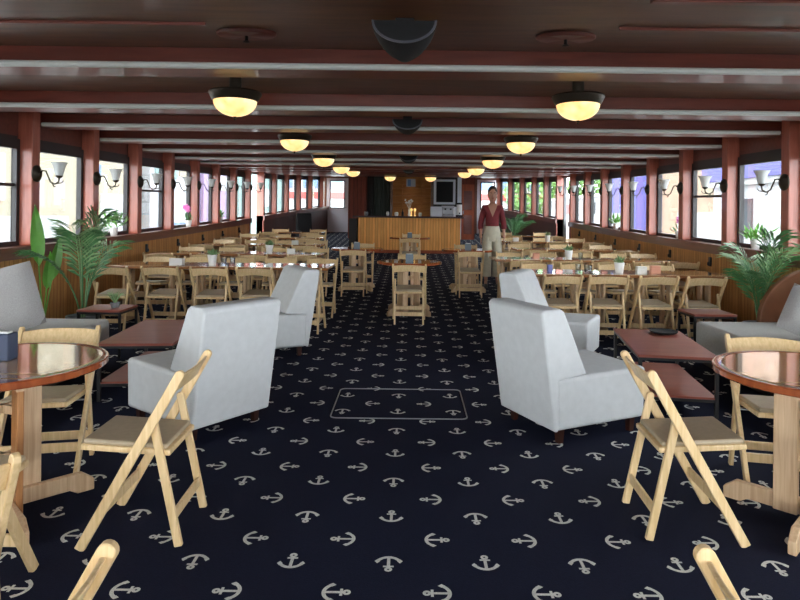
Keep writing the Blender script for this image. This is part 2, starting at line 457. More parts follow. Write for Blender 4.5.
# wall behind the camera: posts, dado, tall windows
mb=MB(); cw(mb,-5,5,Y0-.1,Y0,0,.5); cw(mb,-5,5,Y0-.1,Y0,2.35,2.8)
for x in (-4.9,-3.3,-1.65,0,1.65,3.3,4.9): cw(mb,x-.08,x+.08,Y0-.1,Y0,.5,2.35)
tag(mb.build('wall_front','pillar_wood'),kind='structure')
for k,(a,b) in enumerate(((-4.82,-3.38),(-3.22,-1.73),(-1.57,-.08),(.08,1.57),(1.73,3.22),(3.38,4.82))):
    mb=MB(); cw(mb,a,b,Y0-.055,Y0-.045,.5,2.35); tag(mb.build('window_%d'%(60+k),'pane_glass'),kind='structure')
# partition behind the bar
yb=23.0; gb=G(yb)
mb=MB(); tp=CEIL(yb)+.2
cw(mb,-2.3,-1.62,yb,yb+.1,gb,tp,'red_panel'); cw(mb,-1.62,-1.42,yb+.4,yb+.5,gb,tp,'back_dark'); cw(mb,-1.42,-.72,yb+.4,yb+.5,gb,tp,'back_dark')
cw(mb,.85,1.75,yb,yb+.1,gb,tp,'back_dark'); cw(mb,1.9,2.4,yb,yb+.1,gb,tp,'red_panel')
cw(mb,-.72,.85,yb+.35,yb+.45,gb,tp,'backbar_wood'); cw(mb,-.74,-.66,yb,yb+.45,gb,tp,'mahogany_dark'); cw(mb,.78,.86,yb,yb+.45,gb,tp,'mahogany_dark')
cw(mb,1.75,1.9,yb-.03,yb+.1,gb,tp,'door_white')
cw(mb,-2.3,-2.2,yb+.1,Y1,gb,top,'red_panel'); cw(mb,2.3,2.4,yb+.1,Y1,gb,top,'red_panel')
tag(mb.build('wall_bar'),kind='structure')

# ------------------------------------------------------------------ ceiling lamps, sprinklers, speakers
def ceiling_lamp():
    t=thing('ceiling_light','',"ceiling light",(0,0,0),group='domed ceiling lights in two lines')
    mb=MB(); mb.lathe([(.05,.245),(.05,.12),(.215,.115),(.222,.10),(.19,.04),(.18,.035)],n=32); mb.build('pan','bronze',t)
    pf=[(.182,.04)]+[(.182*math.cos(a),.04-.135*math.sin(a)) for a in [PI/2*k/9 for k in range(1,9)]]+[(.012,-.096)]
    mb=MB(); mb.lathe(pf,n=32); bowl=mb.build('bowl','lamp_glass',t)
    mb=MB(); mb.lathe([(.012,-.09),(.016,-.10),(.008,-.108),(.012,-.118),(.002,-.128)],n=12); mb.build('finial','bronze',bowl)
    return t
lamp=ceiling_lamp(); first=True
for i,y in enumerate([5.28,8.0,10.72,13.44,16.2]):
    for s,xx in ((-1,-1.50),(1,1.42)):
        loc=(xx,y,CEIL(y)-.095+.005*(y-5.28))
        lab='glowing amber ceiling lamp, %s from the near end in the %s line'%(ORD[i],'left' if s<0 else 'right')
        if first: lamp.location=loc; lamp['label']=lab; first=False
        else: dup(lamp,loc,0,lab,'domed ceiling lights in two lines')
for s in (-1,1):
    dup(lamp,(s*.66,20.2,CEIL(20.2)-.095),0,'small glowing ceiling lamp above the bar, %s of the pair'%('left' if s<0 else 'right'),'domed ceiling lights above the bar')
for s,xx in ((-1,-1.10),(1,1.02)):
    y=4.12; z=CEIL(y)+.15
    t=thing('sprinkler','%s fire sprinkler on its round plate in the near ceiling bay'%('left' if s<0 else 'right'),'sprinkler',(xx,y,z),group='ceiling sprinklers')
    mb=MB(); mb.lathe([(.20,0),(.20,-.015),(.185,-.025),(.0,-.025)],n=32,sy=.55); mb.build('plate','mahogany',t)
    mb=MB(); mb.tube([(0,0,-.02),(0,0,-.055)],.011); mb.lathe([(.004,-.055),(.018,-.058),(.024,-.066),(.002,-.07)],n=10); mb.build('nozzle','black_metal',t)
for i,(y,r,zt_,zm) in enumerate(((3.12,.165,.97,1.045),(6.78,.168,1.0,1.10),(10.95,.168,.93,1.01),(15.05,.16,.87,.95))):
    z=E+zt_+G(y+.1)
    t=thing('ceiling_speaker','black half-round ceiling speaker, %s from the near end of the centre line'%ORD[i],'speaker',(-.04,y,z),group='black speakers along the ceiling')
    def half(rx,rz_,yy,n=18): return [(rx*math.cos(PI*k/n),yy,-rz_*math.sin(PI*k/n)) for k in range(n+1)]
    mb=MB(); mb.loft([half(r,.115,0),half(r*.99,.125,.07),half(r*.93,.132,.18),half(r*.78,.132,.28),half(r*.52,.122,.36)],smooth=True); hs=mb.build('housing','black_plastic',t)
    mb=MB(); mb.loft([half(r*.93,.105,-.004),half(r*.93,.105,.0)],smooth=False); mb.build('grille','screen_black',hs)
    mb=MB(); mb.box((0,.24,(zm-zt_)/2),(.10,.10,zm-zt_)); mb.build('mount','black_plastic',t)
    mb=MB()
    a=half(r,.115,-.012);b=half(r*.93,.104,-.012);c=half(r,.115,.0);d=half(r*.93,.104,0);n=len(a)
    vs=a+b+c+d; fs=[]
    for k in range(n-1): fs+=[(k,k+1,n+k+1,n+k),(k,k+1,2*n+k+1,2*n+k),(n+k,n+k+1,3*n+k+1,3*n+k)]
    mb.add(vs,fs); mb.build('rim','rim_grey',hs)

# ------------------------------------------------------------------ wall sconces
def sconce():
    t=thing('wall_sconce','','wall lamp',(0,0,0),group='tulip wall lamps on the window pillars')
    # local +X points inboard
    mb=MB()
    def disc(r,x): return [(x,r*math.cos(2*PI*k/20),r*math.sin(2*PI*k/20)) for k in range(20)]
    mb.loft([disc(.095,0),disc(.095,.012),disc(.07,.03),disc(.03,.045)]); mb.build('wall_plate','bronze',t)
    mb=MB(); mb.tube([(.03,0,0),(.07,0,.035),(.11,0,.03),(.13,0,-.02),(.16,0,-.09),(.21,0,-.115),(.255,0,-.09),(.262,0,-.045)],.009)
    mb.tube([(.18,0,-.10),(.20,0,-.14),(.22,0,-.145)],.007); mb.tube([(.21,0,-.115),(.29,0,-.10),(.31,0,-.075)],.006); mb.lathe([(.012,-.05),(.035,-.035),(.04,-.02),(.02,-.015)],c=(.26,0,0),n=12); mb.build('arm','bronze',t)
    mb=MB(); mb.lathe([(.03,-.025),(.045,0),(.055,.05),(.065,.09),(.085,.125),(.09,.13),(.082,.125),(.06,.09),(.04,.0)],c=(.26,0,0),n=20,cap=False); mb.build('shade','frosted_glass',t)
    return t
sco=sconce(); first=True
for s in (-1,1):
    for k,p in enumerate(PIL[6:14]):
        y=p+PW/2; loc=(s*(W(y)-PP),y,1.87+G(y)); rz=0 if s<0 else PI
        lab='frosted tulip wall lamp on the %s window pillar from the near end, %s side'%(ORD[k],'left' if s<0 else 'right')
        if first: sco.location=loc; sco.rotation_euler=(0,0,rz); sco['label']=lab; first=False
        else: dup(sco,loc,rz,lab,'tulip wall lamps on the window pillars')

# ------------------------------------------------------------------ folding chair (faces +Y)
def folding_chair():
    t=thing('folding_chair','','chair',(0,0,0))
    B='beech'; foot=.22; H=.775; lean=.44/.79
    def yz(z): return foot-lean*z
    for s in (-1,1):
        mb=MB(); mb.bar((s*.212,foot,0.0),(s*.212,yz(H)-.008,H+.015),.023,.043,mat=B,rnd=True); mb.build('stile',B,t,bevel=.003,seg=1)
    for s in (-1,1):
        mb=MB(); mb.bar((s*.185,-.205,0),(s*.185,yz(.56)+.012,.585),.022,.036,mat=B,rnd=True); mb.build('leg',B,t,bevel=.003,seg=1)
    # curved top slat
    mb=MB(); n=12; rings=[]
    for k in range(n+1):
        u=-1+2*k/n; x=u*.202
        zl=.672+.020*(1-u*u); zt=.765+.012*(1-u*u)
        dy=-.022*(1-u*u)
        rings.append([(x,yz(zl)+dy+.008,zl),(x,yz(zl)+dy-.006,zl),(x,yz(zt)+dy-.006,zt),(x,yz(zt)+dy+.008,zt)])
    mb.loft(rings,smooth=False); mb.build('backrest',B,t,bevel=.003,seg=1)
    # seat frame and pad
    sf=MB(); 
    def seatz(y): return .432+.028*(y+.15)/.4
    rot=Matrix.Rotation(math.atan(.07),3,'X')
    sf.box((0,.04,.425),(.355,.40,.028),rot=rot); so_=sf.build('seat_frame',B,t,bevel=.008)
    sp=MB(); sp.box((0,.045,.449),(.335,.375,.026),rot=rot); sp.build('seat_pad','seat_vinyl',so_,bevel=.011,seg=3)
    mb=MB(); mb.box((0,-.181,.135),(.35,.016,.05)); mb.build('stretcher',B,t,bevel=.003,seg=1)
    mb=MB(); mb.box((0,yz(.17),.17),(.402,.016,.05)); mb.build('stretcher',B,t,bevel=.003,seg=1)
    mb=MB(); mb.tube([(-.205,yz(.40)+.012,.40),(.205,yz(.40)+.012,.40)],.005,6); mb.build('pivot_rod','steel',t)
    return t
chair=folding_chair(); CH_USED=[False]
def put_chair(x,y,face,label,group=None):
    rz=R(face-90); loc=at(x,y)
    if not CH_USED[0]:
        chair.location=loc; chair.rotation_euler=(0,0,rz); chair['label']=label
        if group: chair['group']=group
        CH_USED[0]=True; return chair
    return dup(chair,loc,rz,label,group)
put_chair(-1.23,2.955,182,'pale wooden folding chair standing side-on between left round table and white armchair')
put_chair(1.34,3.05,-3,'pale wooden folding chair standing side-on at the right round table')
put_chair(-2.07,3.56,-78,'folding chair tucked behind left round table, in front of grey sofa')
put_chair(2.10,3.52,-102,'folding chair tucked behind right round table, in front of grey sofa')
put_chair(-1.765,2.37,90,'folding chair at the left frame edge, one leg foot showing by the round table')
put_chair(-1.44,1.79,138,'folding chair cut by the left frame edge, rounded stile top showing')
put_chair(-.85,1.12,180,'folding chair at the bottom left corner, only its top stile showing')
put_chair(.855,1.13,0,'folding chair at the bottom right corner, only its top stile showing')

# ------------------------------------------------------------------ round table
def round_table(post='beech_orange'):
    t=thing('round_table','','table',(0,0,0))
    mb=MB(); mb.lathe([(.40,.712),(.460,.714),(.466,.720),(.466,.744),(.460,.750),(.42,.751),(.41,.745)],n=72,mat='table_edge')
    mb.v=mb.v; mb.build('edge_band','table_edge',t)
    mb=MB(); mb.lathe([(.421,.735),(.421,.7508),(.2,.7508),(.0,.7508)],n=72); mb.build('tabletop','table_top',t)
    k=0
    for a in (45,135):
        d=Vector((math.cos(R(a)),math.sin(R(a)),0)); n=Vector((-d.y,d.x,0))
        mb=MB()
        poly=[(-.42,0),(-.42,.06),(-.36,.105),(.36,.105),(.42,.06),(.42,0),(.34,0),(.30,.025),(-.30,.025),(-.34,0)]
        off=0
        vs=[d*x+n*w+Vector((0,0,z)) for w in (-.018,.018) for x,z in poly]; q=len(poly)
        mb.add(vs,[list(range(q))[::-1],[q+i for i in range(q)]]+[(i,(i+1)%q,q+(i+1)%q,q+i) for i in range(q)])
        mb.build('foot_board','pale_plank',t,bevel=.004,seg=1)
        for s in (-1,1):
            c=d*(s*.12); mb=MB(); w=.055
            nn=n*.035*(1 if s>0 else -1)
            mb.hexa([c+d*x+n*y+nn+Vector((0,0,z)) for x in (-w,w) for y in (-.015,.015) for z in (.03,.72)])
            mb.build('upright',post if (a==135 ) else 'pale_plank',t,bevel=.004,seg=1)
        for zz in (.28,.52):
            mb=MB(); mb.hexa([d*x+n*y*1.0+n*(.035 if x>0 else -.035)+Vector((0,0,zz+z)) for x in (-.08,.08) for y in (-.012,.012) for z in (-.02,.02)]); mb.build('cross_piece','pale_plank',t)
        mb=MB(); c=Vector((0,0,.69)); mb.hexa([c+d*x+n*y+Vector((0,0,z)) for x in (-.33,.33) for y in (-.02,.02) for z in (-.02,.019)]); mb.build('batten','pale_plank',t)
    return t
rt=round_table(); rt.location=at(-1.99,3.05); rt['label']='large round table at the left edge with glossy top and reddish rim'
ct=round_table('pale_plank'); ct['group']='x'
ct2=dup(ct,at(2.01,3.05),0,'large round table at the right edge with glossy striped top and reddish rim')
CT=[(-.0,8.93,'round table in the middle of the aisle, nearest the camera'),(-.95,11.25,'round table in the aisle, left of the pair before the bar'),
    (1.05,11.25,'round table in the aisle, right of the pair before the bar'),(0,14.4,'round table in the aisle, right in front of the bar')]
ct['group']='small round tables down the aisle'
for i,(x,y,l) in enumerate(CT):
    if i==0: ct.location=at(x,y); ct.rotation_euler=(0,0,0); ct['label']=l
    else: dup(ct,at(x,y),0,l,'small round tables down the aisle')
NM=['nearest aisle table','left aisle table','right aisle table','aisle table before the bar']
for (x,y,l),nm in zip(CT,NM):
    put_chair(x-(0 if x<.5 else .02),y-.66,90,'folding chair on the near side of the '+nm,'folding chairs at the aisle tables')
    put_chair(x+.04,y+.64,-90,'folding chair on the far side of the '+nm,'folding chairs at the aisle tables')
def napkin_box(loc,label,mat='napkin_grey',s=1):
    t=thing('napkin_holder',label,'napkin holder',loc)
    mb=MB(); mb.box((0,0,.055*s),(.11*s,.07*s,.11*s)); cs=mb.build('case',mat,t,bevel=.006)
    mb=MB(); mb.box((0,0,.112*s),(.085*s,.03*s,.012)); mb.build('napkins','paper_white',cs)
    return t
for (x,y,l),nm in zip(CT,NM): napkin_box(at(x-.0,y-.1,.752),'small grey napkin holder on the '+nm)
nb=napkin_box(at(-2.03,3.08,.752),'dark blue box standing on the left round table','napkin_blue',1.2)

# ------------------------------------------------------------------ dining rows
def dining_table(L):
    t=thing('dining_table','','table',(0,0,0)); D=.74
    mb=MB(); mb.box((0,0,.733),(L,D,.034)); mb.build('edge_band','table_side',t,bevel=.006)
    mb=MB(); mb.box((0,0,.747),(L-.09,D-.09,.012)); mb.build('tabletop','table_top',t)
    for s in (-1,1):
        x=s*(L/2-.16)
        mb=MB(); mb.box((x,-.10,.38),(.03,.10,.68)); mb.build('upright','pale_plank',t,bevel=.004,seg=1)
        mb=MB(); mb.box((x,.10,.38),(.03,.10,.68)); mb.build('upright','pale_plank',t,bevel=.004,seg=1)
        mb=MB(); mb.box((x,0,.05),(.04,.50,.09)); mb.build('foot_board','pale_plank',t,bevel=.006,seg=1)
    mb=MB(); mb.box((0,0,.35),(L-.3,.03,.07)); mb.build('stretcher','pale_plank',t)
    return t
ROWY={-1:[8.15,10.05,12.0,13.95,15.85],1:[7.75,9.65,11.6,13.55,15.5]}
END={-1:[1.02,1.38,1.68,1.98,2.2],1:[1.42,1.28,1.95,2.05,2.2]}
rnd=random.Random(3)
for s,side in ((-1,'left'),(1,'right')):
    for r,y in enumerate(ROWY[s]):
        x0=END[s][r]; x1=3.85 if r<1 else (4.05 if r<4 else 3.7)
        n=3 if r<2 else 2
        L=(x1-x0)/n
        proto=dining_table(L-.01)
        for k in range(n):
            x=s*(x0+L*(k+.5))
            lab='dining table, %s from the aisle in the %s row on the %s side'%(ORD[k],ORD[r],side)
            if k==0:
                proto.location=at(x,y); proto['label']=lab; proto['group']='dining tables in rows'; proto['category']='table'
            else: dup(proto,at(x,y),0,lab,'dining tables in rows')
        m=int((x1-x0+.1)/.575)
        if r==0: cx=[1.26,1.84,2.42,3.0,3.58] if s<0 else [1.74,2.28,2.82,3.37]
        elif r==1 and s>0: cx=[1.68,2.26,2.84,3.42,3.92][:5]
        else: cx=[x0+.25+(x1-x0-.5)*k/(m-1) for k in range(m)]
        for k,xx in enumerate(cx):
            j=lambda a: rnd.uniform(-a,a)
            gx = s*xx
            put_chair(gx+j(.02),y-.53+j(.04),90+j(3),'folding chair, near side of the %s %s dining row, %s from the aisle'%(ORD[r],side,ORD[k]),'folding chairs at the dining rows')
            put_chair(gx+j(.02),y+.55+j(.04),-90+j(3),'folding chair, far side of the %s %s dining row, %s from the aisle'%(ORD[r],side,ORD[k]),'folding chairs at the dining rows')

# ------------------------------------------------------------------ plants
def pot(mb,r,h,mat=None,n=20): return mb.lathe([(r*.72,0),(r,h),(r*.98,h+.004),(r*.88,h),(r*.86,h*.9),(.0,h*.9)],n=n,mat=mat)
def leafy(mb,n,h,spread,w,L,rg,z0=0,up=.5):
    for k in range(n):
        a=rg.uniform(0,2*PI); t=rg.uniform(up*.4,1.0); base=Vector((rg.uniform(-.3,.3)*spread,rg.uniform(-.3,.3)*spread,z0+h*rg.uniform(0,.6)))
        d=Vector((math.cos(a)*(1.1-t*.6),math.sin(a)*(1.1-t*.6),t)).normalized(); side=d.cross(Vector((0,0,1))).normalized()
        l=L*rg.uniform(.7,1.15); nn=side.cross(d)
        p0=base; p1=base+d*l*.5+side*w/2; p2=base+d*l*.5-side*w/2; p3=base+d*l-nn*l*.12*(-1); pm=base+d*l*.5-nn*w*.25
        mb.add([p0,p1,pm,p2,p3],[(0,1,2),(0,2,3),(1,4,2),(2,4,3)],smooth=False)
def table_plant(loc,label,seed):
    rg=random.Random(seed)
    t=thing('potted_plant',label,'potted plant',loc)
    mb=MB(); pot(mb,.062,.13); mb.build('pot','white_pot',t)
    mb=MB(); leafy(mb,46,.05,.09,.03,.085,rg,.12); mb.build('foliage','palm_leaf_pale',t)
    return t
table_plant(at(-2.56,8.05,.753),'small green plant in a white pot on the first left dining row',1)
table_plant(at(-2.25,9.95,.753),'small green plant in a white pot on the second left dining row',2)
table_plant(at(2.58,7.62,.753),'small green plant in a white pot on the first right dining row',3)
table_plant(at(2.45,9.55,.753),'small green plant in a white pot on the second right dining row',4)
table_plant(at(3.0,13.5,.753),'small green plant in a white pot on the fourth right dining row',8)
def glass(loc,label,r=.035,h=.10):
    mb=MB(); mb.lathe([(r*.8,0),(r,h),(r*.92,h),(r*.72,.012),(0,.012)],n=16)
    return tag(mb.build('tumbler','drink_glass',loc=loc),label,'glass','clear tumblers on the dining tables')
def card(loc,label,mat,d=(.10,.06,.10),name='menu_box',cat='box'):
    mb=MB(); mb.box((0,0,d[2]/2),d); return tag(mb.build(name,mat,bevel=.006,loc=loc),label,cat)
card(at(-3.0,8.0,.753),'white box on the first left dining row near the wall','paper_white',(.17,.1,.09))
card(at(2.84,7.6,.753),'pale paper box beside the plant on the first right dining row','paper_white',(.12,.08,.09))
card(at(3.02,7.62,.753),'peach coloured card box on the first right dining row, wall end','peach_card',(.12,.06,.10))
card(at(1.72,7.6,.753),'blue jar on the first right dining row near the aisle','jar_blue',(.06,.06,.10),'jar','jar')
card(at(1.95,9.55,.753),'peach coloured card box on the second right dining row','peach_card',(.10,.06,.09))
card(at(-1.9,9.95,.753),'white box on the second left dining row near the aisle','paper_white',(.12,.08,.08))
card(at(-2.2,11.9,.753),'white box on the third left dining row','paper_white',(.12,.08,.08))
card(at(2.3,13.45,.753),'white box on the fourth right dining row','paper_white',(.12,.08,.08))
glass(at(-2.38,7.95,.753),'clear tumbler beside the white potted plant on the first left row')
glass(at(-2.30,8.06,.753),'clear tumbler just beyond the other one on the first left row')
glass(at(2.19,7.6,.753),'clear tumbler on the first right dining row',.05,.10)
glass(at(2.09,7.68,.753),'smaller clear tumbler left of the wide one on first right row')
glass(at(2.62,9.5,.753),'clear tumbler beside the potted plant on the second right row')

def palm(loc,label,seed,nf,L,h0,mats=('palm_leaf',),pr=.17,ph=.32,potmat='grey_pot',fan=(0,360),name='potted_palm',width=.55):
    rg=random.Random(seed); t=thing(name,label,'potted palm',loc)
    mb=MB(); pot(mb,pr,ph); po=mb.build('pot',potmat,t)
    mb=MB(); mb.lathe([(pr*.85,ph*.88),(0,ph*.9)],n=16); mb.build('soil','soil',po)
    for k in range(nf):
        a=R(fan[0]+(fan[1]-fan[0])*(k*2.4%nf+rg.uniform(-.3,.3))/nf); el=.25+.75*((k*.618)%1)
        l=L*rg.uniform(.8,1.1); hz=h0*rg.uniform(.85,1.05)*(1.2-.62*el)
        d=Vector((math.cos(a),math.sin(a),0)); pts=[]
        n=12
        for i in range(n+1):
            u=i/n; pts.append(Vector((0,0,ph*.9))+d*(l*width*(u**1.35)*el+.02)+Vector((0,0,hz*(u*1.55-.75*u*u*(1.15-.25*el)))))
        mb=MB(); mb.tube(pts,[.009*(1-.75*i/n) for i in range(n+1)],5)
        side=Vector((-d.y,d.x,0))
        for i in range(17):
            u=.30+.70*i/16; f=u*n; j=min(int(f),n-1); p=pts[j].lerp(pts[j+1],f-j); tg=(pts[j+1]-pts[j]).normalized()
            if rg.random()<.12: continue
            ll=l*.34*math.sin(PI*min(1,(u-.18)*.98))**.7+.03
            for s in (-1,1):
                dd=(side*s*.8+tg*.75+Vector((0,0,.10-.1*rg.random()))).normalized()
                q=p+dd*ll+Vector((0,0,-.25*ll*rg.uniform(.6,1.2))); mid=p+dd*ll*.5+Vector((0,0,.0)); w=tg*.013
                mb.add([p,mid-w,q,mid+w,mid+Vector((0,0,-.004))],[(0,1,4),(1,2,4),(2,3,4),(3,0,4)],smooth=False)
        mb.build('frond',mats[k%len(mats)],t)
    return t
palm(at(-3.55,6.75),'bushy green palm in a grey pot behind the left sofa cushion',11,12,1.0,1.38,('palm_leaf','palm_leaf_pale','palm_leaf'),width=.52)
palm(at(3.82,6.75),'feathery green palm behind the right sofa',23,12,.95,1.2,('palm_leaf','palm_leaf_pale','palm_leaf'),width=.52)
palm(at(3.05,18.2),'dark green palm at the far right end of the dining tables',31,13,.9,1.15,('palm_leaf',),width=.8)
# banana-leaf plant near the first left pillar
def broad_plant(loc,label,leaves):
    t=thing('broad_leaf_plant',label,'potted plant',loc)
    mb=MB(); pot(mb,.12,.22); mb.build('pot','grey_pot',t)
    for k,(dx,dy,h,w) in enumerate(leaves):
        mb=MB(); b=Vector((0,0,.2)); tip=Vector((dx,dy,h)); d=tip-b; sd=Vector((-dy,dx,0)).normalized() if abs(dx)+abs(dy)>.01 else Vector((1,0,0))
        sd=Vector((.5,.75,.1)).normalized()
        mb.tube([b,b+d*.6],.008,5)
        L=[];Rr=[];c=[]
        for i in range(9):
            u=.5+.5*i/8; ww=w*math.sin(PI*(i/8)**.75)**.8 if 0<i<8 else .002
            p=b+d*u; c.append(p); L.append(p+sd*ww+Vector((.02,-.02,0))); Rr.append(p-sd*ww+Vector((.02,-.02,0)))
        vs=L+c+Rr; fs=[]
        for i in range(8): fs+=[(i,i+1,9+i+1,9+i),(9+i,9+i+1,18+i+1,18+i)]
        mb.add(vs,fs,smooth=True); mb.build('leaf','banana_leaf',t)
broad_plant(at(-3.98,6.75),'plant with one tall bright broad leaf standing beside the left palm',[(-.05,-.1,1.52,.075),(.10,.12,1.18,.07),(.12,-.1,1.02,.06)])
broad_plant(at(4.05,6.1),'plant with a bright broad leaf at the right frame edge by window pillar',[(.02,0,1.38,.07),(-.10,.12,1.1,.06)])
# plants on the sills
def sill_plant(s,y,label,kind,seed,h=.30,sp=.16):
    rg=random.Random(seed); x=s*(W(y)-.11); z=SILL-.03+G(y)
    t=thing('sill_plant' if kind=='green' else 'potted_orchid',label,'potted plant',(x,y,z))
    mb=MB(); pot(mb,.06,.12); mb.build('pot','white_pot',t)
    mb=MB(); leafy(mb,26 if kind=='green' else 9,h*.5,sp,.05,.20 if kind=='green' else .16,rg,.1); mb.build('foliage','banana_leaf' if kind=='green' else 'palm_leaf',t)
    if kind!='green':
        mb=MB(); mb.tube([(0,0,.1),(.02,0,.25),(.0,-.03,.36),(-.04,-.05,.40)],.004,5); mb.build('stem','stem_green',t)
        mb=MB()
        for k in range(7):
            c=Vector((rg.uniform(-.07,.06),rg.uniform(-.07,.03),rg.uniform(.27,.40)))
            for q in range(5):
                a=2*PI*q/5; mb.add([c,c+Vector((.035*math.cos(a-.5),-.012,.035*math.sin(a-.5))),c+Vector((.045*math.cos(a),-.004,.045*math.sin(a))),c+Vector((.035*math.cos(a+.5),-.012,.035*math.sin(a+.5)))],[(0,1,2,3)])
        mb.build('blossom','petal_pink',t)
sill_plant(-1,9.05,'leafy green plant in a white pot on the left window sill','green',5,.42,.30)
sill_plant(-1,12.1,'pink orchid in a white pot on the left window sill','orchid',6)
sill_plant(-1,14.1,'small green plant in a white pot on the left sill past the orchid','green',7)
sill_plant(1,7.75,'spreading green plant in a white pot on the right window sill above the palm','green',8,.36,.36)
sill_plant(1,9.95,'pink orchid in a white pot on the right window sill','orchid',9)
sill_plant(1,13.0,'small green plant in a white pot on the right sill past the orchid','green',10)

# ------------------------------------------------------------------ armchairs (face +Y)
def armchair():
    t=thing('armchair','','armchair',(0,0,0)); w=.315; l=.385
    mb=MB(); mb.prism([(-l+.02,.095),(l,.10),(l+.01,.45),(-.16,.435),(-l+.0,.44)],-w,w,0); mb.build('seat','armchair_cloth',t,bevel=.028,seg=4)
    mb=MB()
    pr=[(-l,.09),(-l-.12,.86),(-l-.095,.885),(-l+.035,.885),(-l+.065,.865),(-.13,.445),(-l+.03,.425),(-l+.03,.095)]
    mb.prism(pr,-w-.004,w+.004,0); mb.build('backrest','armchair_cloth',t,bevel=.018,seg=3)
    for sx in (-1,1):
        for sy in (-1,1):
            mb=MB(); x=sx*(w-.06); y=sy*(l-.08); a=.026; b=.018
            mb.hexa([(x+i*c,y+j*c,z) for i in (-1,1) for j in (-1,1) for z,c in ((0,b),(.14,a))]); mb.build('leg','dark_wood_leg',t)
    for o in t.children:
        if o.type=='MESH' and o.name.startswith(('seat','backrest')):
            for p in o.data.polygons: p.use_smooth=True
    return t
ac=armchair(); G4='white armchairs around the coffee tables'
ac.location=at(-1.495,4.42); ac.rotation_euler=(0,0,R(144-90)); ac['label']='near left white armchair turned away beside the left coffee table'; 
dup(ac,at(1.165,4.43),R(25-90),'near right white armchair facing the right coffee table, seat showing')
dup(ac,at(-1.52,6.46),R(210-90),'far left white armchair, partly behind the nearer left one')
dup(ac,at(1.50,6.36),R(-28-90),'far right white armchair, partly behind the nearer right one')

# ------------------------------------------------------------------ coffee tables
def coffee(w,L):
    t=thing('coffee_table','','coffee table',(0,0,0))
    mb=MB(); mb.box((0,0,.441),(w,L,.02)); mb.build('tabletop','coffee_top',t,bevel=.004,seg=1)
    mb=MB(); mb.box((0,0,.145),(w-.03,L-.03,.018)); mb.build('shelf','coffee_top',t,bevel=.004,seg=1)
    for sx in (-1,1):
        for sy in (-1,1):
            mb=MB(); mb.box((sx*(w/2-.02),sy*(L/2-.02),.215),(.025,.025,.43)); mb.build('leg','black_metal',t)
    for z in (.422,.128):
        mb=MB()
        for sx in (-1,1): mb.box((sx*(w/2-.02),0,z),(.022,L-.06,.022))
        for sy in (-1,1): mb.box((0,sy*(L/2-.02),z),(w-.06,.022,.022))
        mb.build('rail','black_metal',t)
    return t
c1=coffee(.58,1.12); c1.location=at(-2.17,5.36); c1.rotation_euler=(0,0,R(5)); c1['label']='low two-tier reddish coffee table before the left sofa'
c2=dup(c1,at(2.09,5.14),R(-9),'low two-tier reddish coffee table before the right sofa')
mb=MB(); mb.lathe([(.10,0),(.115,.008),(.12,.02),(.108,.018),(.09,.010),(0,.010)],n=28); tag(mb.build('ashtray','black_plastic',loc=at(2.26,5.5,.452)),'flat round black tray on the right coffee table','tray')
def side_table(loc,label):
    t=thing('side_table',label,'side table',loc)
    mb=MB(); mb.box((0,0,.47),(.44,.40,.022)); mb.build('tabletop','coffee_top',t,bevel=.003,seg=1)
    for sx in (-1,1):
        for sy in (-1,1): mb=MB(); mb.box((sx*.205,sy*.185,.23),(.022,.022,.46)); mb.build('leg','black_metal',t)
    mb=MB()
    for sy in (-1,1): mb.box((0,sy*.185,.448),(.41,.02,.022))
    for sx in (-1,1): mb.box((sx*.205,0,.448),(.02,.35,.022))
    mb.build('rail','black_metal',t)
side_table(at(-3.08,6.35),'small reddish side table at the far end of the left sofa')
side_table(at(3.12,6.50),'small reddish side table at the far end of the right sofa')
t=thing('aloe_plant','small spiky plant on the side table behind the left sofa','potted plant',at(-3.0,6.33,.482)); rg=random.Random(4)
mb=MB(); pot(mb,.05,.05); mb.build('pot','grey_pot',t)
mb=MB()
for k in range(18):
    a=rg.uniform(0,2*PI); e=rg.uniform(.3,.9); mb.tube([(0,0,.045),(.09*e*math.cos(a),.09*e*math.sin(a),.13),(.17*e*math.cos(a),.17*e*math.sin(a),.13+.06*(1-e))],[.007,.005,.001],5)
mb.build('foliage','palm_leaf_pale',t)

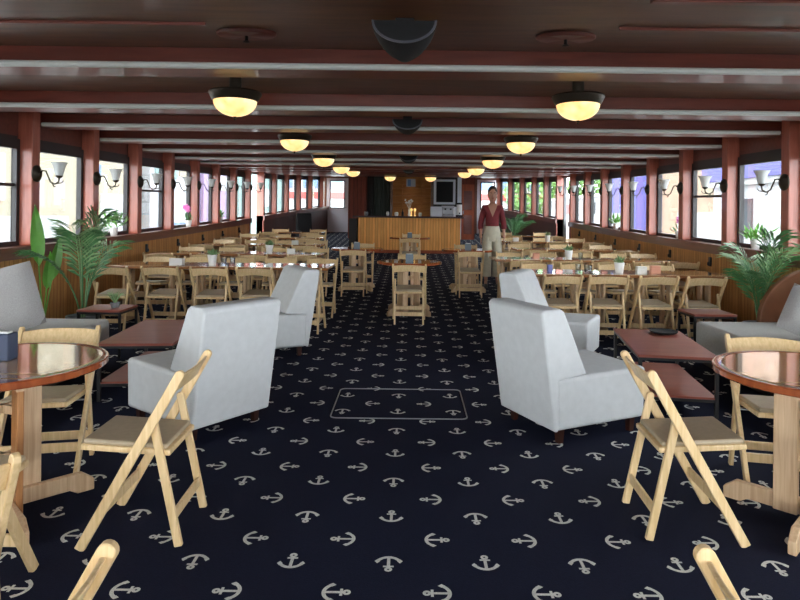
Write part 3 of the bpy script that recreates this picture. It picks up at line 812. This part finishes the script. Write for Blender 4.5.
# ------------------------------------------------------------------ sofas
def cushion(mb,w,h,d,n=10):
    vs=[];fs=[]
    for side in (-1,1):
        for i in range(n+1):
            for j in range(n+1):
                u=-1+2*i/n; v=-1+2*j/n; q=(1-u**4)*(1-v**4); e=1-.05*(u*u*v*v)
                vs.append((u*w/2*(1-.04*(1-v*v))*1.0*e if True else 0, side*d/2*(q**.45)*.98, v*h/2*(1-.04*(1-u*u))*e))
    m=(n+1)**2
    for s in (0,1):
        for i in range(n):
            for j in range(n):
                a=s*m+i*(n+1)+j; fs.append((a,a+1,a+n+2,a+n+1))
    mb.add(vs,fs,smooth=True)
for s,side,ya,yb2 in ((-1,'left',2.9,5.95),(1,'right',2.9,6.2)):
    t=thing('sofa','low grey sofa along the %s wall with a loose cushion'%side,'sofa',(0,0,0)); ym=(ya+yb2)/2; g=G(ym); t.location=(0,0,g)
    mb=MB(); mb.box((s*3.36,ym,.325),(1.0,yb2-ya,.27)); mb.build('seat','sofa_cloth',t,bevel=.04,seg=4)
    mb=MB(); mb.box((s*3.37,ym,.12),(.9,yb2-ya-.1,.16)); mb.build('base','black_metal',t)
    mb=MB(); mb.hexa([(s*(x),y,z) for (x,z) in ((3.82,.44),(3.90,.78),(4.0,.44),(4.02,.78)) for y in (ya,yb2-.55)]) if False else mb.box((s*3.95,(ya+yb2-.7)/2,.60),(.18,yb2-ya-.7,.36)); mb.build('backrest','sofa_cloth',t,bevel=.04,seg=4)
    mb=MB(); mb.box((s*4.05,(ya+yb2-.7)/2,.40),(.03,yb2-ya-.7,.80)); mb.build('back_frame','black_metal',t)
    if s>0:
        poly=[(3.52,.46)]+[(4.2-.68*math.cos(a),.46+.56*math.sin(a)) for a in [PI/2*k/10 for k in range(1,11)]]+[(4.2,.30),(3.52,.30)]
        mb=MB(); mb.prism(poly,yb2+.02,yb2+.09,1); mb.build('curved_end_panel','brown_leather',t,bevel=.015)
mb=MB(); cushion(mb,.60,.58,.22); o=mb.build('cushion','cushion_cloth',loc=at(-3.42,5.2,.705)); o.rotation_euler=(R(-12),R(-17),R(18)); tag(o,'grey square cushion leaning on the left sofa','cushion')
mb=MB(); cushion(mb,.52,.46,.22); o=mb.build('cushion','cushion_cloth',loc=at(3.45,5.25,.645)); o.rotation_euler=(R(-28),R(24),R(-25)); tag(o,'grey square cushion slumped on the right sofa','cushion')

# ------------------------------------------------------------------ bar
yb3=18.2; g=G(yb3)
t=thing('bar_counter','long bar counter with honey board front and dark top','bar',(0,yb3,g))
mb=MB(); mb.box((-.02,.3,.56),(3.0,.6,.96)); mb.build('front_panel','bar_wood',t)
mb=MB(); mb.box((-.02,.29,.045),(3.04,.62,.09)); mb.build('plinth','door_red',t)
mb=MB(); mb.box((-.05,.27,1.06),(3.25,.80,.05)); mb.build('counter_top','counter_dark',t,bevel=.01)
mb=MB(); mb.box((-1.68,.3,.50),(.22,.5,1.0)); mb.build('end_cabinet','back_dark',t)
zt=g+1.086
def bottle(x,y,label,mat,h=.24,r=.035):
    mb=MB(); mb.lathe([(r*.95,0),(r,.01),(r,h*.58),(r*.4,h*.75),(r*.35,h*.97),(r*.42,h),(0,h)],n=14); tag(mb.build('bottle',mat,loc=(x,y,zt)),label,'bottle')
def jar(x,y,label,mat,r=.05,h=.12):
    mb=MB(); mb.lathe([(r*.7,0),(r,h*.4),(r*.95,h*.85),(r*.6,h),(0,h)],n=14); tag(mb.build('jar',mat,loc=(x,y,zt)),label,'jar')
jar(-.66,yb3+.1,'small white jar on the bar, left of centre','white_pot',.045,.13)
jar(-.40,yb3+.15,'pale squat jar on the bar beside the white jar','paper_white',.06,.12)
jar(.30,yb3+.1,'pale round jar on the bar, right of the flower vase','paper_white',.05,.11)
jar(-1.30,yb3+.15,'grey tin near the left end of the bar','grey_pot',.06,.13)
bottle(-1.15,yb3+.2,'dark short bottle near the left end of the bar','black_plastic',.18)
bottle(-.22,yb3+.25,'dark bottle on the bar beside the flower vase','black_plastic',.20)
t=thing('flower_vase','vase of pale flowers standing in the middle of the bar','vase',(-.02,yb3+.12,zt)); rg=random.Random(9)
mb=MB(); mb.lathe([(.03,0),(.045,.03),(.03,.12),(.035,.20),(.025,.2),(0,.05)],n=14); mb.build('vase','white_pot',t)
mb=MB()
for k in range(22):
    c=Vector((rg.uniform(-.15,.10),rg.uniform(-.06,.06),rg.uniform(.38,.50))); mb.lathe([(.0,-.02),(.022,-.008),(.022,.01),(0,.02)],c=c,n=6)
    mb.tube([(0,0,.18),c],.002,4)
mb.build('flowers','petal_white',t)
for k,dx in enumerate((-.035,.035)):
    mb=MB(); mb.lathe([(.025,0),(.025,.02),(.010,.03),(.010,.14),(.028,.15),(.036,.18),(.034,.22),(.0,.23)],n=12,mat='amber_glow'); tag(mb.build('candle_lamp',None,loc=(.09+dx*1.5,yb3+.05,zt)),'%s of two amber candle lamps glowing on the bar'%('left','right')[k],'candle lamp')
# coffee machine and dispenser
t=thing('coffee_machine','chrome and black coffee machine at the right end of the bar','coffee machine',(1.13,yb3+.35,zt))
mb=MB(); mb.box((0,0,.04),(.34,.3,.08)); mb.box((0,.08,.17),(.34,.14,.2)); mb.box((0,0,.29),(.36,.3,.07)); mb.build('body','chrome',t,bevel=.01)
mb=MB(); mb.box((-.08,-.1,.22),(.05,.06,.05)); mb.box((.08,-.1,.22),(.05,.06,.05)); mb.box((0,-.14,.06),(.3,.02,.03)); mb.build('group_head','black_plastic',t)
t=thing('drink_dispenser','white drink dispenser with black lid at the right end of the bar','dispenser',(1.47,yb3+.3,zt))
mb=MB(); mb.lathe([(.08,.05),(.08,.36),(.0,.36)],n=16); mb.build('tank','white_pot',t)
mb=MB(); mb.lathe([(.09,.36),(.09,.41),(0,.42)],n=16); mb.build('lid','black_plastic',t)
mb=MB(); mb.box((0,0,.025),(.2,.22,.05)); mb.box((0,-.09,.1),(.03,.03,.05)); mb.build('stand','black_plastic',t)
# back bar: shelves, picture, curtain, television
t=thing('back_bar','warm wooden back bar shelving behind the counter','shelves',(.06,yb+.0,gb))
mb=MB(); mb.box((0,.20,.55),(1.44,.28,1.1)); mb.build('cabinet','backbar_wood',t)
for z in (1.12,1.36,1.62,1.9):
    mb=MB(); mb.box((0,.22,z),(1.42,.24,.03)); mb.build('shelf','backbar_wood',t)
for x in (-.36,.36):
    mb=MB(); mb.box((x,.24,1.6),(.03,.2,1.0)); mb.build('upright','backbar_wood',t)
mb=MB(); mb.box((0,0,0),(.34,.03,.28),'bld_white'); mb.box((-.06,-.018,0),(.12,.01,.24),'bld_blue'); tag(mb.build('picture',None,loc=(.02,yb+.05,gb+2.08)),'small pale blue and white picture above the back bar shelves','picture')
mb=MB(); pts=[]
n=40
fr=[(-1.37+.62*i/n, yb+.30+.025*math.sin(i*1.5)) for i in range(n+1)]
poly=fr+[(x,y+.02) for x,y in fr[::-1]]
mb.prism(poly,gb+.05,CEIL(yb)-.02,2); tag(mb.build('curtain','curtain_grey'),'dark grey green curtain in the doorway left of the back bar','curtain')
t=thing('television','black screen in a white frame above the white counter','television',(1.27,yb-.05,gb+1.75))
mb=MB(); mb.box((0,0,0),(.80,.08,.92)); mb.build('surround','door_white',t,bevel=.01)
mb=MB(); mb.box((.0,-.05,0),(.62,.03,.76)); mb.build('screen','screen_black',t)
mb=MB(); mb.box((1.22,yb-.2,gb+.6),(.95,.36,1.2),'door_white'); tag(mb.build('white_counter',None,bevel=.01),'white counter unit below the framed screen','counter')
t=thing('red_door','','door',(0,0,0)); bpy.data.objects.remove(t)
mb=MB(); mb.box((0,0,1.02),(.46,.04,2.04)); d=mb.build('door_3','door_red',loc=(2.14,yb-.03,gb)); tag(d,kind='structure')
for z in (.55,1.45):
    mb=MB(); mb.box((0,-.025,z),(.30,.015,.7)); mb.build('door_panel','mahogany',d,bevel=.006)
mb=MB(); mb.box((-.17,-.04,1.0),(.03,.04,.12)); mb.build('door_handle','steel',d)
# dark high-back chairs and a speaker at the far left
def lounge(loc,rz,label):
    t=thing('high_back_chair',label,'chair',loc,rz)
    mb=MB(); mb.box((0,.02,.42),(.62,.60,.16)); mb.build('seat','black_plastic',t,bevel=.04,seg=3)
    mb=MB(); mb.box((0,-.28,.85),(.62,.14,.85),rot=Matrix.Rotation(R(8),3,'X')); mb.build('backrest','black_plastic',t,bevel=.05,seg=3)
    for s in (-1,1): mb=MB(); mb.box((s*.31,.02,.52),(.09,.55,.28)); mb.build('armrest','black_plastic',t,bevel=.03,seg=3)
    mb=MB(); mb.box((0,0,.17),(.5,.5,.34)); mb.build('base','black_metal',t)
lounge(at(-3.2,19.2),R(-150),'black high-backed chair against the far left panelling')
C.objects['high_back_chair'].scale=(.8,.8,.86)
# side door pipe on the right, open door leaf
y=16.75
mb=MB(); mb.box((0,0,1.1),(.07,.10,2.25),'steel'); t=mb.build('door_post',None,loc=(4.12,16.5,G(16.5))); tag(t,'bright grey metal post at the right side doorway','post')
for s in (-1,1):
    mb=MB(); seg(mb,s,16.55,17.9,.1,-.3,-.12,.0); tag(mb.build('trim_threshold','steel'),kind='structure')

# ------------------------------------------------------------------ the person
def skin_mesh(verts,edges,rad,sub=2):
    me=bpy.data.meshes.new('tmp'); me.from_pydata(verts,edges,[]); o=bpy.data.objects.new('tmp',me); C.objects.link(o)
    md=o.modifiers.new('s','SKIN'); md.use_smooth_shade=True
    sv=me.skin_vertices[0].data
    for i,r in enumerate(rad): sv[i].radius = r if isinstance(r,tuple) else (r,r)
    sv[0].use_root=True
    s2=o.modifiers.new('u','SUBSURF'); s2.levels=sub
    dg=bpy.context.evaluated_depsgraph_get(); ev=o.evaluated_get(dg); out=bpy.data.meshes.new_from_object(ev)
    bpy.data.objects.remove(o)
    for p in out.polygons: p.use_smooth=True
    return out
def person():
    P=thing('person','person in a maroon V-neck top and wide cream trousers standing in the aisle','person',at(1.56,11.75),R(-4)); P.scale=(.90,.95,1.02)
    # faces -Y; height 1.87 with shoes
    V=[];Ed=[];Rd=[]
    def v(p,r,link=None):
        V.append(p);Rd.append(r)
        if link is not None: Ed.append((link,len(V)-1))
        return len(V)-1
    pel=v((0,0,.98),(.155,.11)); wa=v((0,0,1.12),(.125,.095),pel); ch=v((0,.0,1.32),(.145,.105),wa); sh=v((0,.01,1.47),(.12,.08),ch)
    nk=v((0,.01,1.57),(.052,.052),sh); nk2=v((0,.0,1.63),(.050,.050),nk)
    for s in (-1,1):
        a=v((s*.165,.01,1.475),(.058,.058),sh); e=v((s*.235,.03,1.19),(.044,.044),a); w=v((s*.245,-.05,.95),(.027,.030),e)
        v((s*.24,-.07,.90),(.022,.034),w)
    for s in (-1,1):
        h=v((s*.09,0,.90),(.09,.095),pel); k=v((s*.11,-.01,.52),(.06,.06),h); an=v((s*.12,.02,.10),(.036,.036),k); v((s*.13,-.12,.035),(.038,.03),an)
    me=skin_mesh(V,Ed,Rd); me.materials.append(M['skin'])
    # head, shaped and merged into the same mesh
    bm=bmesh.new(); bm.from_mesh(me)
    prof=[(.0,1.615),(.035,1.617),(.055,1.635),(.068,1.67),(.077,1.72),(.080,1.76),(.074,1.81),(.055,1.845),(.025,1.862),(0,1.865)]
    prof=[(r*1.12,1.865-(1.865-z)*1.15) for r,z in prof]
    HS=Matrix.Translation((0,0,1.865))@Matrix.Diagonal((1.12,1.12,1.15,1))@Matrix.Translation((0,0,-1.865))
    n=20; rings=[]
    for r,z in prof:
        rings.append([bm.verts.new((r*math.cos(2*PI*k/n), r*1.2*math.sin(2*PI*k/n)-.012+(-.010 if z<1.68 else 0)-(.018 if (k==15 and 1.69<z<1.74) else 0)*1.0, z)) for k in range(n)])
    for a,b in zip(rings,rings[1:]):
        for k in range(n):
            try: bm.faces.new((a[k],a[(k+1)%n],b[(k+1)%n],b[k])).smooth=True
            except Exception: pass
    for s in (-1,1):      # ears
        bmesh.ops.create_icosphere(bm,subdivisions=1,radius=1,matrix=HS@Matrix.Translation((s*.082,0,1.73))@Matrix.Diagonal((.012,.02,.032,1)))
    # nose
    bmesh.ops.create_icosphere(bm,subdivisions=2,radius=1,matrix=HS@Matrix.Translation((0,-.106,1.715))@Matrix.Diagonal((.014,.022,.026,1)))
    # hands: palm end is at the arm tip, five bent fingers each side
    for s in (-1,1):
        base=Vector((s*.24,-.075,.875))
        for f,(dy,L) in enumerate(((-.032,.075),(-.011,.088),(.011,.084),(.031,.066))):
            p=[base+Vector((0,dy,0.01)),base+Vector((-s*.002,dy-.003,-L*.55)),base+Vector((-s*.016,dy-.008,-L)) ]
            tm=MB(); tm.tube(p,[.011,.009,.006],6)
            vs=[bm.verts.new(q) for q in tm.v]
            for ff in tm.f: bm.faces.new([vs[i] for i in ff]).smooth=True
        tm=MB(); tm.tube([base+Vector((0,-.03,.035)),base+Vector((-s*.008,-.058,0)),base+Vector((-s*.014,-.062,-.035))],[.012,.010,.007],6)
        vs=[bm.verts.new(q) for q in tm.v]
        for ff in tm.f: bm.faces.new([vs[i] for i in ff]).smooth=True
    bmesh.ops.recalc_face_normals(bm,faces=bm.faces)
    bm.to_mesh(me); bm.free()
    ob=bpy.data.objects.new('body',me); C.objects.link(ob); ob.parent=P
    # top
    V=[];Ed=[];Rd=[]
    pel=v((0,0,1.03),(.165,.125)); wa=v((0,0,1.13),(.145,.112),pel); ch=v((0,-.003,1.33),(.165,.122),wa); sh=v((0,.01,1.475),(.135,.092),ch)
    v((0,.012,1.515),(.10,.07),sh)
    for s in (-1,1):
        a=v((s*.165,.01,1.475),(.075,.075),sh); e=v((s*.24,.03,1.19),(.062,.062),a); v((s*.247,-.01,1.06),(.055,.055),e)
    me=skin_mesh(V,Ed,Rd,3); bm=bmesh.new(); bm.from_mesh(me)
    for sg in (-1,1):
        no=Vector((sg*1.0,0,-.46)).normalized(); bmesh.ops.bisect_plane(bm,geom=bm.verts[:]+bm.edges[:]+bm.faces[:],plane_co=(0,0,1.30),plane_no=no)
    def inv(c): return (c.y<.03 and c.z>1.30 and abs(c.x)<(c.z-1.30)*.46) or (c.z>1.515 and abs(c.x)<.10)
    kill=[f for f in bm.faces if inv(f.calc_center_median())]
    bmesh.ops.delete(bm,geom=kill,context='FACES'); bm.to_mesh(me); bm.free(); me.materials.append(M['blouse'])
    ob=bpy.data.objects.new('blouse',me); C.objects.link(ob); ob.parent=P
    # wide trousers
    mb=MB(); n=20
    def ring(cx,cy,rx,ry,z): return [(cx+rx*math.cos(2*PI*k/n),cy+ry*math.sin(2*PI*k/n),z) for k in range(n)]
    mb.loft([ring(0,0,.150,.112,1.13),ring(0,0,.158,.118,1.08),ring(0,0,.185,.13,1.0),ring(0,0,.195,.135,.90),ring(0,0,.190,.125,.85)])
    for s in (-1,1): mb.loft([ring(s*.095,0,.100,.128,.93),ring(s*.098,0,.103,.125,.84),ring(s*.105,0,.103,.118,.6),ring(s*.115,.005,.11,.118,.35),ring(s*.12,.01,.115,.12,.20)],cap=True)
    mb.build('trousers','trousers',P)
    for s in (-1,1):
        mb=MB(); mb.loft([ring(s*.125,.03,.05,.06,.0),ring(s*.125,.03,.05,.06,.05)]); mb.loft([ring(s*.128,-.06,.045,.12,0),ring(s*.128,-.06,.042,.115,.04),ring(s*.128,-.04,.03,.08,.07)]); mb.build('shoe','shoe',P)
    # hair: cap over the crown, gathered behind
    mb=MB(); hp=[]
    rings=[]
    for z,r,cut in ((1.68,.080,.035),(1.72,.089,.02),(1.76,.092,.0),(1.80,.090,-.055),(1.835,.076,-.075),(1.865,.050,-.06),(1.88,.02,-.03)):
        rings.append([(r*math.cos(2*PI*k/n), max(r*1.22*math.sin(2*PI*k/n)-.004, cut-.03), z) for k in range(n)])
    mb.loft(rings); mb.lathe([(.0,-.04),(.035,-.025),(.04,0),(.03,.03),(0,.04)],c=(0,.115,1.78),n=12); mb.build('hair','hair',P)
    for s in (-1,1):
        mb=MB(); mb.lathe([(0,-.006),(.011,0),(0,.006)],c=(s*.031,-.099,1.752),n=8); mb.build('eye','hair',P)
        mb=MB(); mb.box((s*.032,-.098,1.770),(.034,.008,.006)); mb.build('eyebrow','hair',P)
    mb=MB(); mb.box((0,-.100,1.678),(.042,.01,.012)); mb.build('mouth','lip',P,bevel=.003)
    for c in P.children:
        if c.name.split('.')[0] in ('hair','eye','eyebrow','mouth'): c.scale=(1.12,1.12,1.15); c.location=(0,0,1.865*(1-1.15))
person()

# ------------------------------------------------------------------ outside
mb=MB(); mb.box((0,30,-.42),(160,160,.1)); tag(mb.build('ground','asphalt'),kind='structure')
def building(x0,x1,y0,y1,z1,mat,label,wins=(),name='building',z0=-.37,cat='building'):
    t=thing(name,label,cat,((x0+x1)/2,(y0+y1)/2,z0)); w=abs(x1-x0); l=y1-y0; h=z1-z0
    mb=MB(); mb.box((0,0,h/2),(w,l,h)); mb.build('wall',mat,t)
    mb=MB(); mb.box((0,0,h+.1),(w+.4,l+.4,.2)); mb.build('roof','grey_strip',t)
    face = -w/2 if x0>0 else w/2; sgn=-1 if x0>0 else 1
    for (wy,wz,ww,wh,wm) in wins:
        mb=MB(); mb.box((face+sgn*.02,wy-(y0+y1)/2,wz-z0),(.08,ww,wh)); mb.build('window' if wm=='dark_glass' else 'panel',wm,t)
    return t
building(-22,-13,2,30,9,'bld_cream','cream harbour building beyond the near left windows',[(9,2.6,1.6,1.6,'bld_white'),(14,2.2,2,2.6,'bld_white'),(19,2.6,1.6,1.5,'bld_white'),(21,.7,5,1.3,'bld_white'),(25.5,3.2,.9,.6,'bld_blue'),(27.5,1.2,3,2.2,'bld_white')])
building(-24,-13,31,38,8,'bld_white','white harbour building beyond the cream one, left side',[(33,3.8,3,.8,'bld_teal'),(36,4.2,2.4,1.2,'bld_cream')])
building(-22,-13,39,46,4.5,'purple','purple kiosk beyond the left windows',[(42,3.6,4,1.0,'bld_white')])
building(-24,-13,47,64,5.0,'bld_teal','teal shed far beyond the left windows',[(50,3.4,3,1.0,'bld_white'),(57,3.0,4,1.6,'bld_white')])
building(12,22,9,24.5,2.75,'bld_white','white quay building with a blue fascia beyond the near right windows',[(17,1.0,1.2,2.2,'dark_glass'),(19.3,.9,.5,1.9,'orange_paint'),(22.3,1.6,1.2,1.3,'dark_glass')])
mb=MB(); mb.box((16.8,16.8,3.5),(10.4,15.8,1.1)); tag(mb.build('awning','bld_violet'),'blue violet fascia above the white quay building','awning')
building(13,22,25.5,32,8,'bld_peach','peach coloured building beyond the right windows',[(28,.8,4,2.0,'bld_white'),(27,3.1,.9,1.2,'bld_cream')])
building(12,22,33,39,7,'bld_violet','blue violet hoarding far beyond the right windows',[(36,.8,5,2.0,'bld_white')])
building(13,24,40,58,3.0,'bld_white','long low white shed far right',[(45,2.2,3,.8,'dark_glass'),(52,2.2,3,.8,'hull_red')])
# moored boat beyond the far doors
t=thing('ferry','white and red boat moored beyond the far end doors','boat',(0,74,-.3))
mb=MB(); mb.box((0,0,1.9),(34,6,3.6)); mb.build('hull','bld_white',t)
mb=MB(); mb.box((0,-.1,4.05),(34,6,.75)); mb.build('stripe','hull_red',t)
mb=MB(); mb.box((0,0,5.6),(32,4,2.4)); mb.build('cabin','bld_white',t)
for k in range(11):
    mb=MB(); mb.box((-14.5+k*2.9,-2.05,5.5),(1.7,.1,1.2)); mb.build('window','bld_blue',t)
def car(x,y,label):
    t=thing('car',label,'car',(x,y,-.37),R(90))
    mb=MB(); mb.prism([(-2.1,.3),(-2.15,.75),(-1.9,.95),(-1.0,1.0),(-.5,1.42),(.9,1.45),(1.5,1.0),(2.1,.85),(2.15,.35)],-.85,.85,1); mb.build('body','car_blue',t,bevel=.06)
    mb=MB(); mb.prism([(-.85,1.02),(-.45,1.36),(.8,1.38),(1.25,1.02)],-.87,.87,1); mb.build('window','dark_glass',t)
    for sx in (-1.35,1.35):
        for sy in (-.8,.8):
            mb=MB(); mb.tube([(sx,sy-.1,.32),(sx,sy+.1,.32)],.32,16); mb.build('wheel','black_plastic',t)
car(-11,31.5,'blue car parked outside the left windows')
def tree(x,y,h,r,label,seed):
    rg=random.Random(seed); t=thing('tree',label,'tree',(x,y,-.37)); mb=MB(); mb.tube([(0,0,0),(0,0,h*.5)],[.25,.15],8); mb.build('trunk','bark',t)
    mb=MB()
    for k in range(900):
        a=rg.uniform(0,2*PI); c=rg.uniform(-1,1); rr_=r*rg.uniform(.5,1)**.5; p=Vector((rr_*math.cos(a)*math.sqrt(1-c*c),rr_*math.sin(a)*math.sqrt(1-c*c),h*.65+c*r*.8))
        q=Matrix.Rotation(rg.uniform(0,6),3,'X')@Matrix.Rotation(rg.uniform(0,6),3,'Y'); s_=.38
        mb.add([p+q@Vector((s_,0,0)),p+q@Vector((0,s_*.6,0)),p+q@Vector((-s_,0,0)),p+q@Vector((0,-s_*.6,.1))],[(0,1,2,3)])
    mb.build('crown','tree_leaf',t)
tree(13,66,7,3.0,'green tree beyond the far right door',1); tree(20.5,68,8,3.2,'green tree right of the other one at the far right',2)
tree(28,66,6,3.0,'green tree furthest right beyond the quay sheds',3)

# ------------------------------------------------------------------ light
w=bpy.data.worlds.new('World'); SC.world=w; w.use_nodes=True; nt=w.node_tree
bg=nt.nodes['Background']
tc=nt.nodes.new('ShaderNodeTexCoord'); n=nt.nodes.new('ShaderNodeTexNoise'); n.inputs['Scale'].default_value=2.5; n.inputs['Detail'].default_value=4
r=nt.nodes.new('ShaderNodeValToRGB'); r.color_ramp.elements[0].color=(.80,.88,1,1); r.color_ramp.elements[1].color=(1,1,1,1)
nt.links.new(tc.outputs['Generated'],n.inputs['Vector']); nt.links.new(n.outputs['Fac'],r.inputs['Fac']); nt.links.new(r.outputs['Color'],bg.inputs['Color'])
bg.inputs['Strength'].default_value=6.0
sun=bpy.data.lights.new('Sun','SUN'); sun.energy=4.0; sun.angle=R(15); sun.color=(1,.96,.88)
so=bpy.data.objects.new('sun',sun); C.objects.link(so); so.rotation_euler=(R(38),R(-12),0)

# ------------------------------------------------------------------ camera
cam=bpy.data.cameras.new('Camera'); cam.sensor_width=36; cam.lens=620/800*36; cam.clip_start=.05; cam.clip_end=400
co=bpy.data.objects.new('Camera',cam); C.objects.link(co); SC.camera=co
cam.shift_x=-10/800; cam.shift_y=-84/800     # level camera, frame shifted down
Rm=Matrix.Rotation(PI/2,3,'X')@Matrix.Rotation(.0115,3,'Z')
co.matrix_world=Matrix.Translation((0,0,E))@Rm.to_4x4()
SC.view_settings.view_transform='Standard'; SC.view_settings.look='None'; SC.view_settings.gamma=1; SC.view_settings.exposure=1.06
SC.view_settings.use_curve_mapping=False
SC.cycles.use_denoising=True
SC.cycles.max_bounces=10; SC.cycles.diffuse_bounces=5; SC.cycles.transparent_max_bounces=12
SC.cycles.caustics_reflective=False; SC.cycles.sample_clamp_indirect=8
